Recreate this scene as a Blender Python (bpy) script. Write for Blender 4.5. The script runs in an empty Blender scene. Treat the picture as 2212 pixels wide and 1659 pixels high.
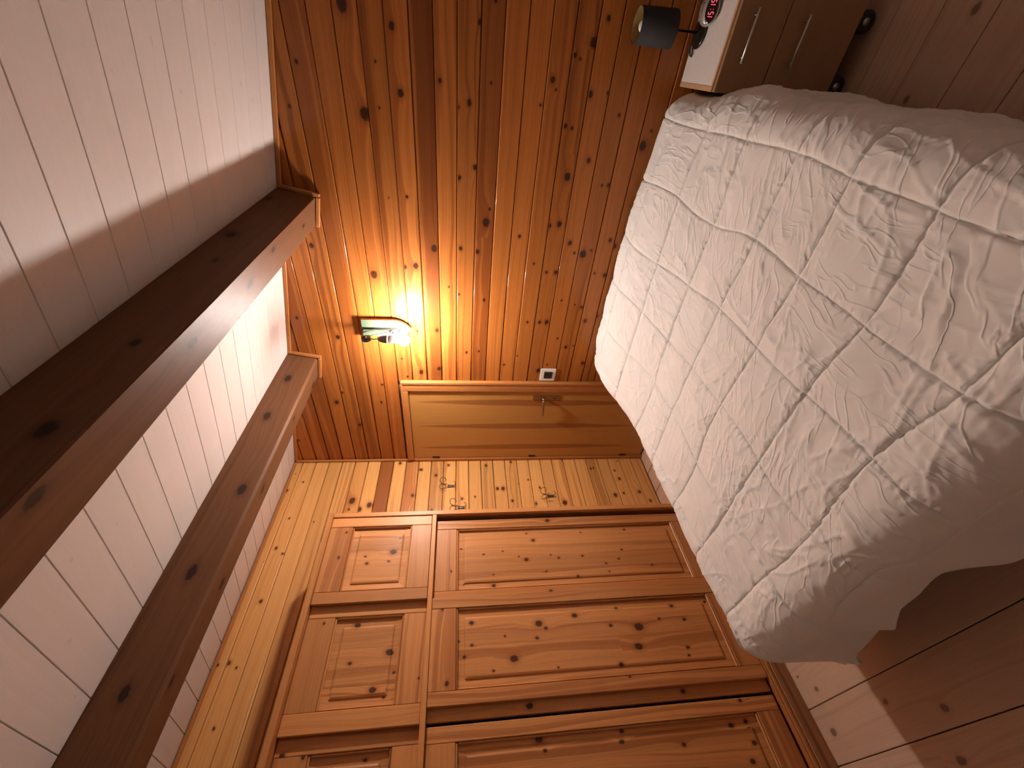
import bpy, bmesh, math, random
import numpy as np
from mathutils import Vector, Matrix

# ---------------------------------------------------------------- camera, world, exposure
scene = bpy.context.scene
COL = scene.collection
cam_data = bpy.data.cameras.new('camera')
cam = bpy.data.objects.new('camera', cam_data)
COL.objects.link(cam)
cam_data.sensor_fit = 'HORIZONTAL'
cam_data.sensor_width = 36.0
cam_data.lens = 36.0 * 887.894 / 2212.0
cam_data.clip_start = 0.02
# the phone was held upright, its picture is stored lying on its side (rows of WCAM: image right, image down, forward)
WCAM = ((0.08630152, -0.09302899, -0.99191615),
        (-0.77594443, -0.63074593, -0.00835507),
        (-0.62486981, 0.77039287, -0.12661966))
mw = Matrix.Identity(4)
for i in range(3):
    mw[i][0] = WCAM[0][i]
    mw[i][1] = -WCAM[1][i]
    mw[i][2] = -WCAM[2][i]
mw[0][3], mw[1][3], mw[2][3] = 2.73775, -2.35, 1.6309
cam.matrix_world = mw
scene.camera = cam

world = bpy.data.worlds.new('night')
scene.world = world
world.use_nodes = True
world.node_tree.nodes['Background'].inputs['Color'].default_value = (0.01, 0.012, 0.02, 1)
world.node_tree.nodes['Background'].inputs['Strength'].default_value = 0.1

vs = scene.view_settings
vs.view_transform = 'Standard'
vs.look = 'None'
vs.gamma = 1.0
vs.use_curve_mapping = False
vs.exposure = 2.0
scene.cycles.use_denoising = True
scene.cycles.denoising_prefilter = 'FAST'
scene.cycles.max_bounces = 5
scene.cycles.diffuse_bounces = 4
scene.cycles.glossy_bounces = 2
scene.cycles.caustics_reflective = False
scene.cycles.sample_clamp_indirect = 6.0
scene.cycles.use_adaptive_sampling = True
scene.cycles.adaptive_threshold = 0.12
scene.cycles.adaptive_min_samples = 16
BULB_STRENGTH = 330.0
BULB_COLOR = (1.0, 0.90, 0.83)

# ---------------------------------------------------------------- room numbers (metres)
SL = 0.19                       # ceiling falls towards +x
ZC = 2.956                      # ceiling height at the left wall
XR_, YF_ = 4.1, -3.5            # right wall, wall behind the photographer
def ceil_z(x): return ZC - SL * x
CA = math.atan(SL)
CU = Vector((math.cos(CA), 0, -math.sin(CA)))   # down the slope
CN = Vector((-math.sin(CA), 0, -math.cos(CA)))  # out of the ceiling, into the room

rng = random.Random(7)

# ---------------------------------------------------------------- node helpers
class NT:
    def __init__(self, mat):
        self.t = mat.node_tree
        self.n = self.t.nodes
        self.l = self.t.links
    def node(self, kind, **kw):
        nd = self.n.new(kind)
        for k, v in kw.items():
            setattr(nd, k, v)
        return nd
    def put(self, sock, v):
        if isinstance(v, bpy.types.NodeSocket):
            self.l.new(v, sock)
        elif v is not None:
            sock.default_value = v
    def m(self, op, a, b=None, c=None, clamp=False):
        nd = self.node('ShaderNodeMath', operation=op, use_clamp=clamp)
        self.put(nd.inputs[0], a)
        if b is not None: self.put(nd.inputs[1], b)
        if c is not None: self.put(nd.inputs[2], c)
        return nd.outputs[0]
    def vec(self, x, y, z):
        nd = self.node('ShaderNodeCombineXYZ')
        for s, v in zip(nd.inputs, (x, y, z)): self.put(s, v)
        return nd.outputs[0]
    def sep(self, v):
        nd = self.node('ShaderNodeSeparateXYZ'); self.put(nd.inputs[0], v); return nd.outputs
    def noise(self, v, scale=1.0, detail=2.0, rough=0.5, dist=0.0):
        nd = self.node('ShaderNodeTexNoise')
        self.put(nd.inputs['Vector'], v)
        nd.inputs['Scale'].default_value = scale
        nd.inputs['Detail'].default_value = detail
        nd.inputs['Roughness'].default_value = rough
        nd.inputs['Distortion'].default_value = dist
        return nd.outputs[0]
    def white(self, v):
        nd = self.node('ShaderNodeTexWhiteNoise', noise_dimensions='1D'); self.put(nd.inputs['W'], v); return nd.outputs
    def ss(self, v, lo, hi, a=0.0, b=1.0):
        nd = self.node('ShaderNodeMapRange', interpolation_type='SMOOTHSTEP')
        self.put(nd.inputs[0], v)
        for i, x in enumerate((lo, hi, a, b)): self.put(nd.inputs[i + 1], x)
        return nd.outputs[0]
    def mix(self, f, a, b, mode='MIX'):
        nd = self.node('ShaderNodeMix', data_type='RGBA', blend_type=mode)
        self.put(nd.inputs[0], f)
        for s, v in ((nd.inputs[6], a), (nd.inputs[7], b)):
            if isinstance(v, tuple) and len(v) == 3: v = v + (1.0,)
            self.put(s, v)
        return nd.outputs[2]
    def attr(self, name):
        nd = self.node('ShaderNodeAttribute'); nd.attribute_name = name; return nd.outputs
    def bump(self, h, strength, dist):
        nd = self.node('ShaderNodeBump')
        nd.inputs['Strength'].default_value = strength
        nd.inputs['Distance'].default_value = dist
        self.put(nd.inputs['Height'], h)
        return nd.outputs[0]

def new_mat(name):
    m = bpy.data.materials.new(name)
    m.use_nodes = True
    return m, NT(m), m.node_tree.nodes['Principled BSDF']

def plain(name, col, rough=0.5, metal=0.0, spec=0.5, noise_amt=0.06, nscale=60.0, bump=0.0):
    m, t, b = new_mat(name)
    tc = t.node('ShaderNodeTexCoord').outputs['Object']
    n = t.noise(tc, nscale, 3.0)
    dark = tuple(c * (1 - noise_amt * 2) for c in col)
    c = t.mix(n, dark, tuple(min(1, c * (1 + noise_amt)) for c in col))
    t.put(b.inputs['Base Color'], c)
    b.inputs['Roughness'].default_value = rough
    b.inputs['Metallic'].default_value = metal
    b.inputs['Specular IOR Level'].default_value = spec
    if bump: t.put(b.inputs['Normal'], t.bump(n, bump, 0.002))
    return m

def wood(name, light, dark, heart, knotc, rough=0.33, spec=0.5, grain=1.0, heart_amt=1.0, var=0.25, knot_mix=1.0, coat=0.0):
    """pine: growth rings follow the board and flow round the knots carried by the mesh attributes k1, k2"""
    m, t, b = new_mat(name)
    w = t.sep(t.attr('wuv')['Vector'])
    u, v, s0 = w[0], w[1], w[2]
    lam = t.attr('lam')['Fac']
    S = t.m('ADD', s0, t.m('MULTIPLY', t.m('FLOOR', t.m('MULTIPLY', v, lam)), 3.17))
    rn = t.white(S)
    n1 = t.noise(t.vec(t.m('MULTIPLY', u, 0.55), t.m('MULTIPLY', v, 3.0), t.m('MULTIPLY', S, 5.3)), 2.2, 1.0)
    fields, cores, halos = [], [], []
    wob = t.noise(t.vec(t.m('MULTIPLY', u, 90.0), t.m('MULTIPLY', v, 90.0), S), 1.0, 0.0)
    for an in ('k1', 'k2'):
        k = t.sep(t.attr(an)['Vector'])
        d2 = t.m('ADD', t.m('MULTIPLY', k[0], k[0]), t.m('MULTIPLY', k[1], k[1]))
        # a long pull along the board, so that the rings close round the knot
        dl = t.m('ADD', t.m('MULTIPLY', t.m('MULTIPLY', k[0], k[0]), 0.05), t.m('MULTIPLY', t.m('MULTIPLY', k[1], k[1]), 0.22))
        f = t.m('POWER', 2.718, t.m('MULTIPLY', dl, -1.0))
        fields.append(t.m('MULTIPLY', f, t.m('MULTIPLY', k[2], 1.5)))
        d = t.m('SQRT', d2)
        dw = t.m('ADD', d, t.m('MULTIPLY', t.m('SUBTRACT', wob, 0.5), 0.4))
        cores.append(t.ss(dw, 0.65, 1.1, 1.0, 0.0))
        halos.append(t.ss(dw, 0.9, 2.3, 1.0, 0.0))
    kf = t.m('ADD', fields[0], fields[1])
    h = t.m('ADD', t.m('ADD', v, t.m('MULTIPLY', n1, 0.075)), kf)
    g1 = t.noise(t.vec(t.m('MULTIPLY', u, 0.9), t.m('MULTIPLY', h, 150.0), t.m('MULTIPLY', S, 2.1)), 1.0, 0.0)
    g2 = t.noise(t.vec(t.m('MULTIPLY', u, 0.35), t.m('MULTIPLY', h, 34.0), t.m('MULTIPLY', S, 4.7)), 1.0, 1.0)
    fine = t.noise(t.vec(t.m('MULTIPLY', u, 14.0), t.m('MULTIPLY', v, 600.0), S), 1.0, 0.0)
    gl = t.ss(g1, 0.46, 0.66)
    gb = t.ss(g2, 0.50, 0.74)
    amt = t.m('ADD', t.m('MULTIPLY', gl, 0.42 * grain), t.m('MULTIPLY', gb, 0.5 * grain), clamp=True)
    c = t.mix(amt, light, dark)
    hm = t.ss(t.m('ADD', g2, t.m('MULTIPLY', t.m('SUBTRACT', rn[0], 0.5), 0.34)), 0.60, 0.66)
    c = t.mix(t.m('MULTIPLY', hm, 0.75 * heart_amt), c, heart)
    c = t.mix(t.m('MULTIPLY', t.attr('hrt')['Fac'], t.ss(g2, 0.30, 0.46)), c, heart)
    # every board has its own tone
    tone = t.m('ADD', 1.0 - var, t.m('MULTIPLY', t.white(t.m('ADD', S, 11.3))[0], 2 * var))
    c = t.mix(1.0, c, t.vec(tone, tone, tone), 'MULTIPLY')
    c = t.mix(t.m('MULTIPLY', fine, 0.16), c, tuple(x * 0.6 for x in dark))
    halo = t.m('MAXIMUM', halos[0], halos[1])
    core = t.m('MAXIMUM', cores[0], cores[1])
    c = t.mix(t.m('MULTIPLY', halo, 0.42 * knot_mix), c, heart)
    c = t.mix(t.m('MULTIPLY', core, 0.93 * knot_mix), c, knotc)
    t.put(b.inputs['Base Color'], c)
    t.put(b.inputs['Roughness'], t.m('ADD', rough - 0.05, t.m('MULTIPLY', fine, 0.12)))
    b.inputs['Specular IOR Level'].default_value = spec
    b.inputs['Coat Weight'].default_value = coat
    b.inputs['Coat Roughness'].default_value = 0.07
    t.put(b.inputs['Normal'], t.bump(fine, 0.10, 0.0006))
    return m

M = {}
KN = (0.030, 0.012, 0.006)
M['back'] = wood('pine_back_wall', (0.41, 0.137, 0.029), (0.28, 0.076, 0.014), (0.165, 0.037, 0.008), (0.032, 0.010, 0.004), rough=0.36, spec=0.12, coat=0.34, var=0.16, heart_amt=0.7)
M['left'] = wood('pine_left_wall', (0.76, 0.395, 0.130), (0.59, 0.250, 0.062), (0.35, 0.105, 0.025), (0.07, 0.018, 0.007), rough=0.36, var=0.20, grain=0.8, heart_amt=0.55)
M['ward'] = wood('pine_wardrobe', (0.60, 0.270, 0.094), (0.45, 0.165, 0.047), (0.29, 0.085, 0.024), (0.06, 0.018, 0.006), rough=0.40, spec=0.3, var=0.20, grain=0.75, heart_amt=0.7)
M['beam'] = wood('beam_wood', (0.165, 0.074, 0.033), (0.105, 0.042, 0.018), (0.072, 0.027, 0.012), (0.022, 0.010, 0.006), rough=0.50, spec=0.22, var=0.06, grain=0.7, heart_amt=0.7)
M['trim'] = wood('trim_wood', (0.45, 0.180, 0.052), (0.34, 0.115, 0.030), (0.24, 0.07, 0.02), KN, rough=0.40, spec=0.3, var=0.10, grain=0.6, heart_amt=0.2)
M['plinth'] = wood('plinth_wood', (0.34, 0.150, 0.058), (0.25, 0.095, 0.034), (0.15, 0.05, 0.017), KN, rough=0.4, var=0.08)
M['floor'] = wood('floor_pine', (0.66, 0.475, 0.345), (0.54, 0.350, 0.235), (0.47, 0.285, 0.18), (0.13, 0.07, 0.045), rough=0.5, var=0.05, grain=0.6, heart_amt=0.3, knot_mix=0.8)
M['ceil'] = wood('ceiling_white', (0.70, 0.635, 0.60), (0.67, 0.60, 0.56), (0.66, 0.585, 0.545), (0.48, 0.41, 0.37), rough=0.55, var=0.025, grain=0.35, heart_amt=0.3, knot_mix=0.35)
M['wallwhite'] = wood('white_boards', (0.62, 0.57, 0.53), (0.59, 0.54, 0.50), (0.58, 0.52, 0.48), (0.55, 0.48, 0.44), rough=0.55, var=0.025, grain=0.35, heart_amt=0.3, knot_mix=0.35)
M['dark'] = plain('dark_gap', (0.045, 0.022, 0.012), 0.8)
M['plaster'] = plain('rough_backing', (0.16, 0.09, 0.05), 0.8)

# ---------------------------------------------------------------- mesh helpers
def tag(o, label=None, cat=None, group=None, kind=None):
    if label: o['label'] = label
    if cat: o['category'] = cat
    if group: o['group'] = group
    if kind: o['kind'] = kind
    return o

def link(name, me, mat, parent=None, loc=None):
    o = bpy.data.objects.new(name, me)
    COL.objects.link(o)
    if mat is not None and not me.materials: me.materials.append(mat)
    if parent is not None:
        o.parent = parent
    if loc is not None: o.location = loc
    return o

def empty(name, loc=(0, 0, 0)):
    o = bpy.data.objects.new(name, None)
    o.empty_display_size = 0.05
    COL.objects.link(o)
    o.location = loc
    return o

def smooth(me, on=True):
    me.polygons.foreach_set('use_smooth', [on] * len(me.polygons))

def set_attrs(me, wuv, k1=None, k2=None, lam=0.0, hrt=0.0):
    n = len(me.loops)
    a = me.attributes.new('wuv', 'FLOAT_VECTOR', 'CORNER'); a.data.foreach_set('vector', np.asarray(wuv, dtype=np.float32).ravel())
    far = np.tile(np.array([60.0, 60.0, 0.0], dtype=np.float32), (n, 1))
    for nm, k in (('k1', k1), ('k2', k2)):
        a = me.attributes.new(nm, 'FLOAT_VECTOR', 'CORNER'); a.data.foreach_set('vector', (far if k is None else np.asarray(k, dtype=np.float32)).ravel())
    for nm, q in (('lam', lam), ('hrt', hrt)):
        a = me.attributes.new(nm, 'FLOAT', 'CORNER'); a.data.foreach_set('value', np.full(n, q, dtype=np.float32))

def group_knots(kn, gap):
    """knots (u, v, r) of one board -> groups of up to two"""
    kn = sorted(kn)
    out = []
    for k in kn:
        if out and len(out[-1]) < 2 and k[0] - out[-1][0][0] < gap: out[-1].append(k)
        else: out.append([k])
    return out

KASP = 1.35
def plank(name, parent, O, U, V, N, length, width, thick, mat, knots=(), seed=0.0, cham=0.004, chd=0.0035, gap=0.0012, clampu=None, lam=0.0, v_off=0.0, proud=0.0, hrt=0.0):
    """one board: front face split along its length so that each stretch carries its own knots"""
    O, U, V, N = Vector(O), Vector(U), Vector(V), Vector(N)
    gr = group_knots(knots, 0.10)
    cuts = [0.0]
    for a, b in zip(gr[:-1], gr[1:]):
        cuts.append(0.5 * (a[-1][0] + b[0][0]))
    cuts.append(length)
    if not gr: gr = [[]]
    prof = [(gap, -thick), (gap, proud - chd), (gap + cham, proud), (width - gap - cham, proud), (width - gap, proud - chd), (width - gap, -thick)]
    vs_, uvs, faces, fg = [], [], [], []
    for c in cuts:
        for (pv, pn) in prof:
            cu = c if clampu is None else clampu(c, pv)
            vs_.append(O + U * cu + V * pv + N * pn)
            uvs.append((cu, pv + (0.02 if pn < -0.001 else 0.0)))
    for i in range(len(cuts) - 1):
        a, b = i * 6, (i + 1) * 6
        for j in range(6):
            jn = (j + 1) % 6
            faces.append((a + j, b + j, b + jn, a + jn)); fg.append(i)
    faces.append((0, 1, 2, 3, 4, 5)); fg.append(0)
    e = (len(cuts) - 1) * 6
    faces.append((e + 5, e + 4, e + 3, e + 2, e + 1, e)); fg.append(len(cuts) - 2)
    me = bpy.data.meshes.new(name)
    me.from_pydata([tuple(v) for v in vs_], [], faces)
    wuv, k1, k2 = [], [], []
    for f, g in zip(faces, fg):
        ks = gr[g]
        for i in f:
            uu, vv = uvs[i]
            wuv.append((uu, vv + v_off, seed))
            for q, arr in ((0, k1), (1, k2)):
                if q < len(ks):
                    ku, kv, kr = ks[q]
                    arr.append(((uu - ku) / (kr * KASP), (vv - kv) / kr, kr))
                else: arr.append((60.0, 60.0, 0.0))
    for i in range(len(cuts) - 1):          # the eased edges catch the light as one long line
        for j in (1, 3): me.polygons[i * 6 + j].use_smooth = True
    set_attrs(me, wuv, k1, k2, lam, hrt)
    return link(name, me, mat, parent)

def wbox(name, parent, lo, hi, grain, mat, bevel=0.002, seed=None, knots=None, lam=0.0, rot=None, kface=None):
    """a wooden bar from corner lo to corner hi, grain along axis 0, 1 or 2; at most two knots, given in the (grain, cross) plane"""
    lo, hi = Vector(lo), Vector(hi)
    bm = bmesh.new()
    bmesh.ops.create_cube(bm, size=1.0)
    for v in bm.verts:
        v.co = Vector([(lo[i] + hi[i]) / 2 + v.co[i] * (hi[i] - lo[i]) for i in range(3)])
    if bevel:
        bmesh.ops.bevel(bm, geom=bm.edges[:], offset=bevel, segments=1, affect='EDGES')
    me = bpy.data.meshes.new(name)
    bm.to_mesh(me); bm.free()
    oth = [i for i in range(3) if i != grain]
    if seed is None: seed = rng.random() * 90
    co = np.array([tuple(v.co) for v in me.vertices])
    li = np.array([l.vertex_index for l in me.loops])
    wuv = np.zeros((len(li), 3)); wuv[:, 0] = co[li, grain]
    wuv[:, 1] = co[li, oth[0]] + co[li, oth[1]] * 0.97
    wuv[:, 2] = seed
    ks = []
    for q in range(2):
        if knots and q < len(knots):
            ku, kc, kr = knots[q]
            ax = kface if kface is not None else oth[0]
            ks.append(np.stack([(co[li, grain] - ku) / (kr * KASP), (co[li, ax] - kc) / kr, np.full(len(li), kr)], 1))
        else: ks.append(None)
    set_attrs(me, wuv, ks[0], ks[1], lam)
    if rot is not None: me.transform(rot)
    return link(name, me, mat, parent)

def bm_obj(name, bm, mat, parent=None, sm=False, wuv=None):
    me = bpy.data.meshes.new(name)
    bmesh.ops.recalc_face_normals(bm, faces=bm.faces[:])
    bm.to_mesh(me); bm.free()
    if sm: smooth(me)
    return link(name, me, mat, parent)

def box(name, parent, lo, hi, mat, bevel=0.0, seg=2, rot=None):
    lo, hi = Vector(lo), Vector(hi)
    bm = bmesh.new()
    bmesh.ops.create_cube(bm, size=1.0)
    for v in bm.verts:
        v.co = Vector([(lo[i] + hi[i]) / 2 + v.co[i] * (hi[i] - lo[i]) for i in range(3)])
    if bevel: bmesh.ops.bevel(bm, geom=bm.edges[:], offset=bevel, segments=seg, affect='EDGES')
    if rot is not None: bm.transform(rot)
    return bm_obj(name, bm, mat, parent)

def add_tube(bm, pts, r, seg=8, closed=False):
    """sweep a circle along points; r may be a list"""
    pts = [Vector(p) for p in pts]
    n = len(pts)
    rs = r if isinstance(r, (list, tuple)) else [r] * n
    rings = []
    prev = None
    for i, p in enumerate(pts):
        if closed: d = pts[(i + 1) % n] - pts[i - 1]
        else: d = pts[min(i + 1, n - 1)] - pts[max(i - 1, 0)]
        d.normalize()
        if prev is None:
            a = Vector((0, 0, 1)) if abs(d.z) < 0.9 else Vector((1, 0, 0))
            x = d.cross(a).normalized()
        else:
            x = prev - d * prev.dot(d)
            x.normalize()
        prev = x
        y = d.cross(x)
        rings.append([bm.verts.new(p + (x * math.cos(2 * math.pi * k / seg) + y * math.sin(2 * math.pi * k / seg)) * rs[i]) for k in range(seg)])
    for i in range(n if closed else n - 1):
        a, b = rings[i], rings[(i + 1) % n]
        for k in range(seg):
            bm.faces.new((a[k], a[(k + 1) % seg], b[(k + 1) % seg], b[k]))
    if not closed:
        bm.faces.new(list(reversed(rings[0]))); bm.faces.new(rings[-1])

def tube(name, parent, pts, r, mat, seg=8, closed=False):
    bm = bmesh.new(); add_tube(bm, pts, r, seg, closed)
    return bm_obj(name, bm, mat, parent, sm=True)

def lathe(name, parent, prof, mat, c=(0, 0, 0), seg=32, rot=None, sm=True, cap=True):
    """turn a profile of (radius, z) about z"""
    bm = bmesh.new()
    rings = []
    for r, z in prof:
        rings.append([bm.verts.new((r * math.cos(2 * math.pi * k / seg), r * math.sin(2 * math.pi * k / seg), z)) for k in range(seg)])
    for a, b in zip(rings[:-1], rings[1:]):
        for k in range(seg):
            bm.faces.new((a[k], a[(k + 1) % seg], b[(k + 1) % seg], b[k]))
    if cap:
        bm.faces.new(list(reversed(rings[0]))); bm.faces.new(rings[-1])
    if rot is not None: bm.transform(rot)
    bmesh.ops.translate(bm, verts=bm.verts[:], vec=Vector(c))
    o = bm_obj(name, bm, mat, parent, sm=sm)
    return o

def bez(p0, p1, p2, n=8):
    p0, p1, p2 = Vector(p0), Vector(p1), Vector(p2)
    return [p0 * (1 - t) ** 2 + p1 * 2 * t * (1 - t) + p2 * t * t for t in [i / n for i in range(n + 1)]]

def parse(s): return [tuple(float(x) for x in k.split(',')) for k in s.split(';')]

KN_BACK = '0.248,2.874,8.6;0.414,2.392,11.2;0.646,2.521,15.2;0.647,2.204,8.4;0.738,2.466,8.1;0.815,2.180,7.0;0.891,1.997,8.1;0.933,1.900,16.3;0.960,1.063,15.0;0.964,1.775,14.0;0.972,0.623,10.4;1.008,1.317,6.5;1.012,1.004,5.8;1.032,0.745,11.8;1.047,2.024,5.6;1.087,1.233,6.4;1.108,1.585,8.5;1.122,1.500,7.0;1.169,0.893,10.5;1.182,0.842,4.9;1.212,2.416,13.6;1.240,0.963,7.1;1.271,1.908,8.6;1.281,1.780,14.1;1.347,2.636,8.9;1.362,1.187,7.6;1.363,1.106,9.9;1.365,1.058,13.8;1.383,0.797,12.5;1.421,0.721,10.1;1.484,0.842,9.1;1.501,0.890,5.3;1.513,1.482,10.0;1.529,0.983,5.9;1.546,1.638,7.0;1.593,1.700,5.5;1.654,2.137,21.6;1.709,1.952,9.6;1.711,0.739,11.6;1.715,1.109,7.7;1.716,1.051,11.3;1.718,1.892,15.5;1.721,0.805,6.5;1.765,1.193,6.2;1.810,2.454,12.5;1.822,1.533,13.1;1.828,1.782,19.0;1.836,1.631,11.0;1.839,0.904,20.8;1.843,0.957,6.9;1.863,0.857,6.9;1.896,0.721,13.9;1.902,0.995,11.5;1.923,1.296,8.5;1.930,0.756,11.0;1.991,1.491,21.5;1.993,1.128,9.1;2.005,1.075,14.4;2.064,1.475,7.4;2.089,2.009,3.5;2.100,1.915,7.4;2.187,0.729,9.0;2.211,1.641,9.9;2.223,0.874,6.3;2.226,0.839,8.8;2.226,1.134,8.6;2.252,1.070,17.1;2.265,1.561,10.4;2.337,0.972,10.8;2.424,0.701,19.3;2.457,2.083,23.0;2.466,2.475,8.1;2.473,1.086,7.4;2.480,1.121,9.1;2.485,2.013,4.6;2.491,0.677,5.9;2.516,1.647,6.4;2.538,1.597,11.7;2.545,0.861,6.9;2.551,1.911,14.4;2.556,1.257,5.5;2.611,1.731,8.3;2.617,1.023,13.2;2.621,1.192,4.9;2.622,1.497,5.2;2.628,0.939,6.6;2.657,2.011,4.7;2.658,1.212,11.7;2.744,1.097,5.2;2.755,1.123,8.3;2.784,1.930,12.2;2.806,1.048,16.5;2.829,1.558,8.7;2.833,2.124,23.5;2.833,1.650,3.8;2.892,0.998,9.1;2.903,1.493,6.7'
KN_LEFT = '-1.718,2.830,6.6;-1.458,2.828,5.9;-1.438,2.930,6.6;-1.432,2.876,9.9;-1.367,2.949,6.0;-1.108,2.826,10.3;-0.852,2.893,4.7;-0.801,2.800,7.0;-0.760,2.853,9.7;-0.750,2.944,8.1;-0.692,2.574,11.3;-0.567,2.662,5.2;-0.532,2.838,6.9;-0.499,1.832,11.3;-0.473,2.364,16.9;-0.470,2.440,8.4;-0.470,0.076,11.6;-0.468,1.028,13.0;-0.466,0.792,19.9;-0.439,2.298,19.6;-0.436,1.209,10.8;-0.408,0.356,15.0;-0.404,1.603,9.5;-0.394,2.431,24.6;-0.390,0.279,9.3;-0.388,1.502,7.5;-0.381,0.140,14.1;-0.362,1.987,11.5;-0.362,1.986,13.5;-0.352,1.549,17.2;-0.318,1.275,15.4;-0.317,1.320,13.2;-0.316,0.973,9.0;-0.287,0.933,11.4;-0.287,2.931,10.9;-0.275,1.143,5.6;-0.245,0.273,12.0;-0.236,1.059,6.8;-0.211,2.834,6.9;-0.171,1.817,9.5;-0.171,1.816,12.1;-0.157,0.289,8.6;-0.130,2.914,3.8;-0.130,0.496,9.7;-0.123,0.470,8.5;-0.109,1.946,11.0;-0.108,1.936,10.9;-0.077,1.402,11.5;-0.077,1.552,11.4;-0.066,1.717,10.2;-0.051,0.232,6.3;-0.043,1.187,10.6;-0.038,2.116,12.3;-0.030,0.731,9.8;-0.027,0.414,6.2'
KN_WARD = '-2.103,0.337,10.2;-2.044,0.295,9.7;-2.024,0.626,8.6;-1.995,1.251,7.3;-1.993,0.290,7.2;-1.992,0.904,10.1;-1.975,0.368,10.8;-1.965,0.289,9.1;-1.958,2.012,7.1;-1.955,0.892,8.6;-1.952,1.271,14.8;-1.929,2.261,8.9;-1.921,2.348,8.9;-1.891,0.285,7.5;-1.851,1.199,9.5;-1.837,1.418,11.1;-1.820,0.650,8.3;-1.766,0.804,4.7;-1.761,1.204,6.3;-1.753,1.963,5.0;-1.733,1.678,9.5;-1.723,2.016,13.4;-1.710,0.827,9.5;-1.702,1.143,4.6;-1.695,0.463,5.9;-1.694,1.458,5.4;-1.694,1.810,4.6;-1.659,0.453,8.0;-1.658,1.929,5.8;-1.650,1.354,16.6;-1.638,0.712,17.8;-1.626,1.596,7.3;-1.609,2.139,8.1;-1.578,1.559,6.5;-1.573,1.959,15.5;-1.567,1.230,7.7;-1.556,1.626,5.6;-1.548,1.392,4.8;-1.548,0.680,20.5;-1.532,0.831,8.1;-1.527,0.415,7.4;-1.524,1.177,7.9;-1.515,0.554,6.3;-1.500,1.211,15.8;-1.476,1.559,9.6;-1.472,1.014,12.2;-1.453,0.459,9.7;-1.447,0.774,7.4;-1.442,0.253,6.6;-1.439,2.136,13.6;-1.426,2.299,6.1;-1.403,1.710,8.8;-1.331,1.115,8.5;-1.275,1.431,10.5;-1.261,1.597,4.1;-1.249,0.938,6.6;-1.232,0.744,4.5;-1.216,1.429,4.3;-1.213,1.120,5.5;-1.205,0.469,5.8;-1.190,1.669,5.3;-1.182,0.750,5.7;-1.157,0.663,5.8;-1.136,1.228,11.2;-1.134,1.032,6.8;-1.131,2.139,8.2;-1.129,0.884,6.9;-1.124,2.021,6.0;-1.115,1.271,4.5;-1.114,1.078,4.6;-1.100,0.628,6.0;-1.095,2.297,7.3;-1.092,1.481,5.5;-1.090,2.154,5.6;-1.077,1.366,4.5;-1.069,2.002,16.1;-1.048,1.613,5.5;-1.015,1.172,9.3;-0.983,1.972,4.9;-0.971,0.859,6.1;-0.963,1.207,4.7;-0.961,0.565,6.2;-0.940,2.286,5.8;-0.888,1.064,12.2'
KN_BACK, KN_LEFT, KN_WARD = [[(a, b, r / 1000) for a, b, r in parse(s)] for s in (KN_BACK, KN_LEFT, KN_WARD)]

# ================================================================ THE ROOM
PITCH, Z0 = 0.10305, 1.653 - 16 * 0.10305      # boarding joints
def rand_knots(L, W, n, r0=0.004, r1=0.014):
    return [(rng.uniform(0.03, L - 0.03), rng.uniform(0.15, 0.85) * W, rng.uniform(r0, r1)) for _ in range(n)]

# floor ----------------------------------------------------------
floor = box('floor', None, (-0.1, YF_ - 0.1, -0.12), (XR_ + 0.1, 0.1, -0.022), M['plaster'])
tag(floor, 'pale pine plank floor of the bedroom', 'floor', kind='structure')
FP = 0.196
fk = {(-1.961 - FP): [(0.56, 0.10, 0.015), (0.93, 0.12, 0.010), (1.15, 0.05, 0.013)], -1.961: [(0.60, 0.05, 0.010), (0.52, 0.12, 0.006), (1.0, 0.10, 0.014)]}
y = -1.961 + 10 * FP
k = 0
while y > YF_ + 0.02:
    y0, y1 = max(y - FP, YF_), min(y, 0.0)
    if y1 - y0 > 0.02:
        kn = rand_knots(XR_, y1 - y0, 5, 0.006, 0.015)
        for ky, kl in fk.items():
            if abs(y1 - FP - ky) < 0.03: kn = [q for q in kn if q[0] > 1.4] + kl
        plank('plank', floor, (0, y0, 0), (1, 0, 0), (0, 1, 0), (0, 0, 1), XR_, y1 - y0, 0.02, M['floor'], kn, seed=rng.random() * 90, cham=0.002, chd=0.002, gap=0.0015)
    y -= FP

# back wall ------------------------------------------------------
wall_back = box('wall_back', None, (-0.1, 0.017, -0.1), (XR_ + 0.1, 0.11, ZC + 0.1), M['plaster'])
tag(wall_back, 'orange pine boarded wall behind the head of the bed', 'wall', kind='structure')
def clamp_back(x0, z0):
    return lambda cu, pv: min(cu, (ZC - (z0 + pv)) / SL - x0 - 0.001)
HB = {17: 0.75, 22: 0.55, 14: 0.45, 20: 0.35}     # boards of red heartwood, counted from the floor
HL = {21: 0.95, 19: 0.55, 23: 0.35}
z = Z0
while z < ZC - 0.01:
    z1 = min(z + PITCH, ZC - 0.002)
    zl = 0.0005 if z < 0.02 else z
    x0 = 0.845 if z1 < 2.08 else 0.0
    L = XR_ - x0
    kn = [(a - x0, b - zl, r) for a, b, r in KN_BACK if zl + 0.004 < b < z1 - 0.004 and a > x0]
    xm = (max([q[0] for q in kn]) + 0.3) if kn else 1.5
    kn += [(rng.uniform(max(xm, 2.2), L - 0.05), rng.uniform(0.2, 0.8) * PITCH, rng.uniform(0.004, 0.013)) for _ in range(3)]
    if z1 - zl > 0.02:
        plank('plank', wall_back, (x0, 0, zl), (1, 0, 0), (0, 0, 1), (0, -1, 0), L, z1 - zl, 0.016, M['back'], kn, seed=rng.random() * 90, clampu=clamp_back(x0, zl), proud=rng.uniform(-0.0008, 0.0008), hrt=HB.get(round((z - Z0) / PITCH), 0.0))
    z += PITCH

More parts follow.
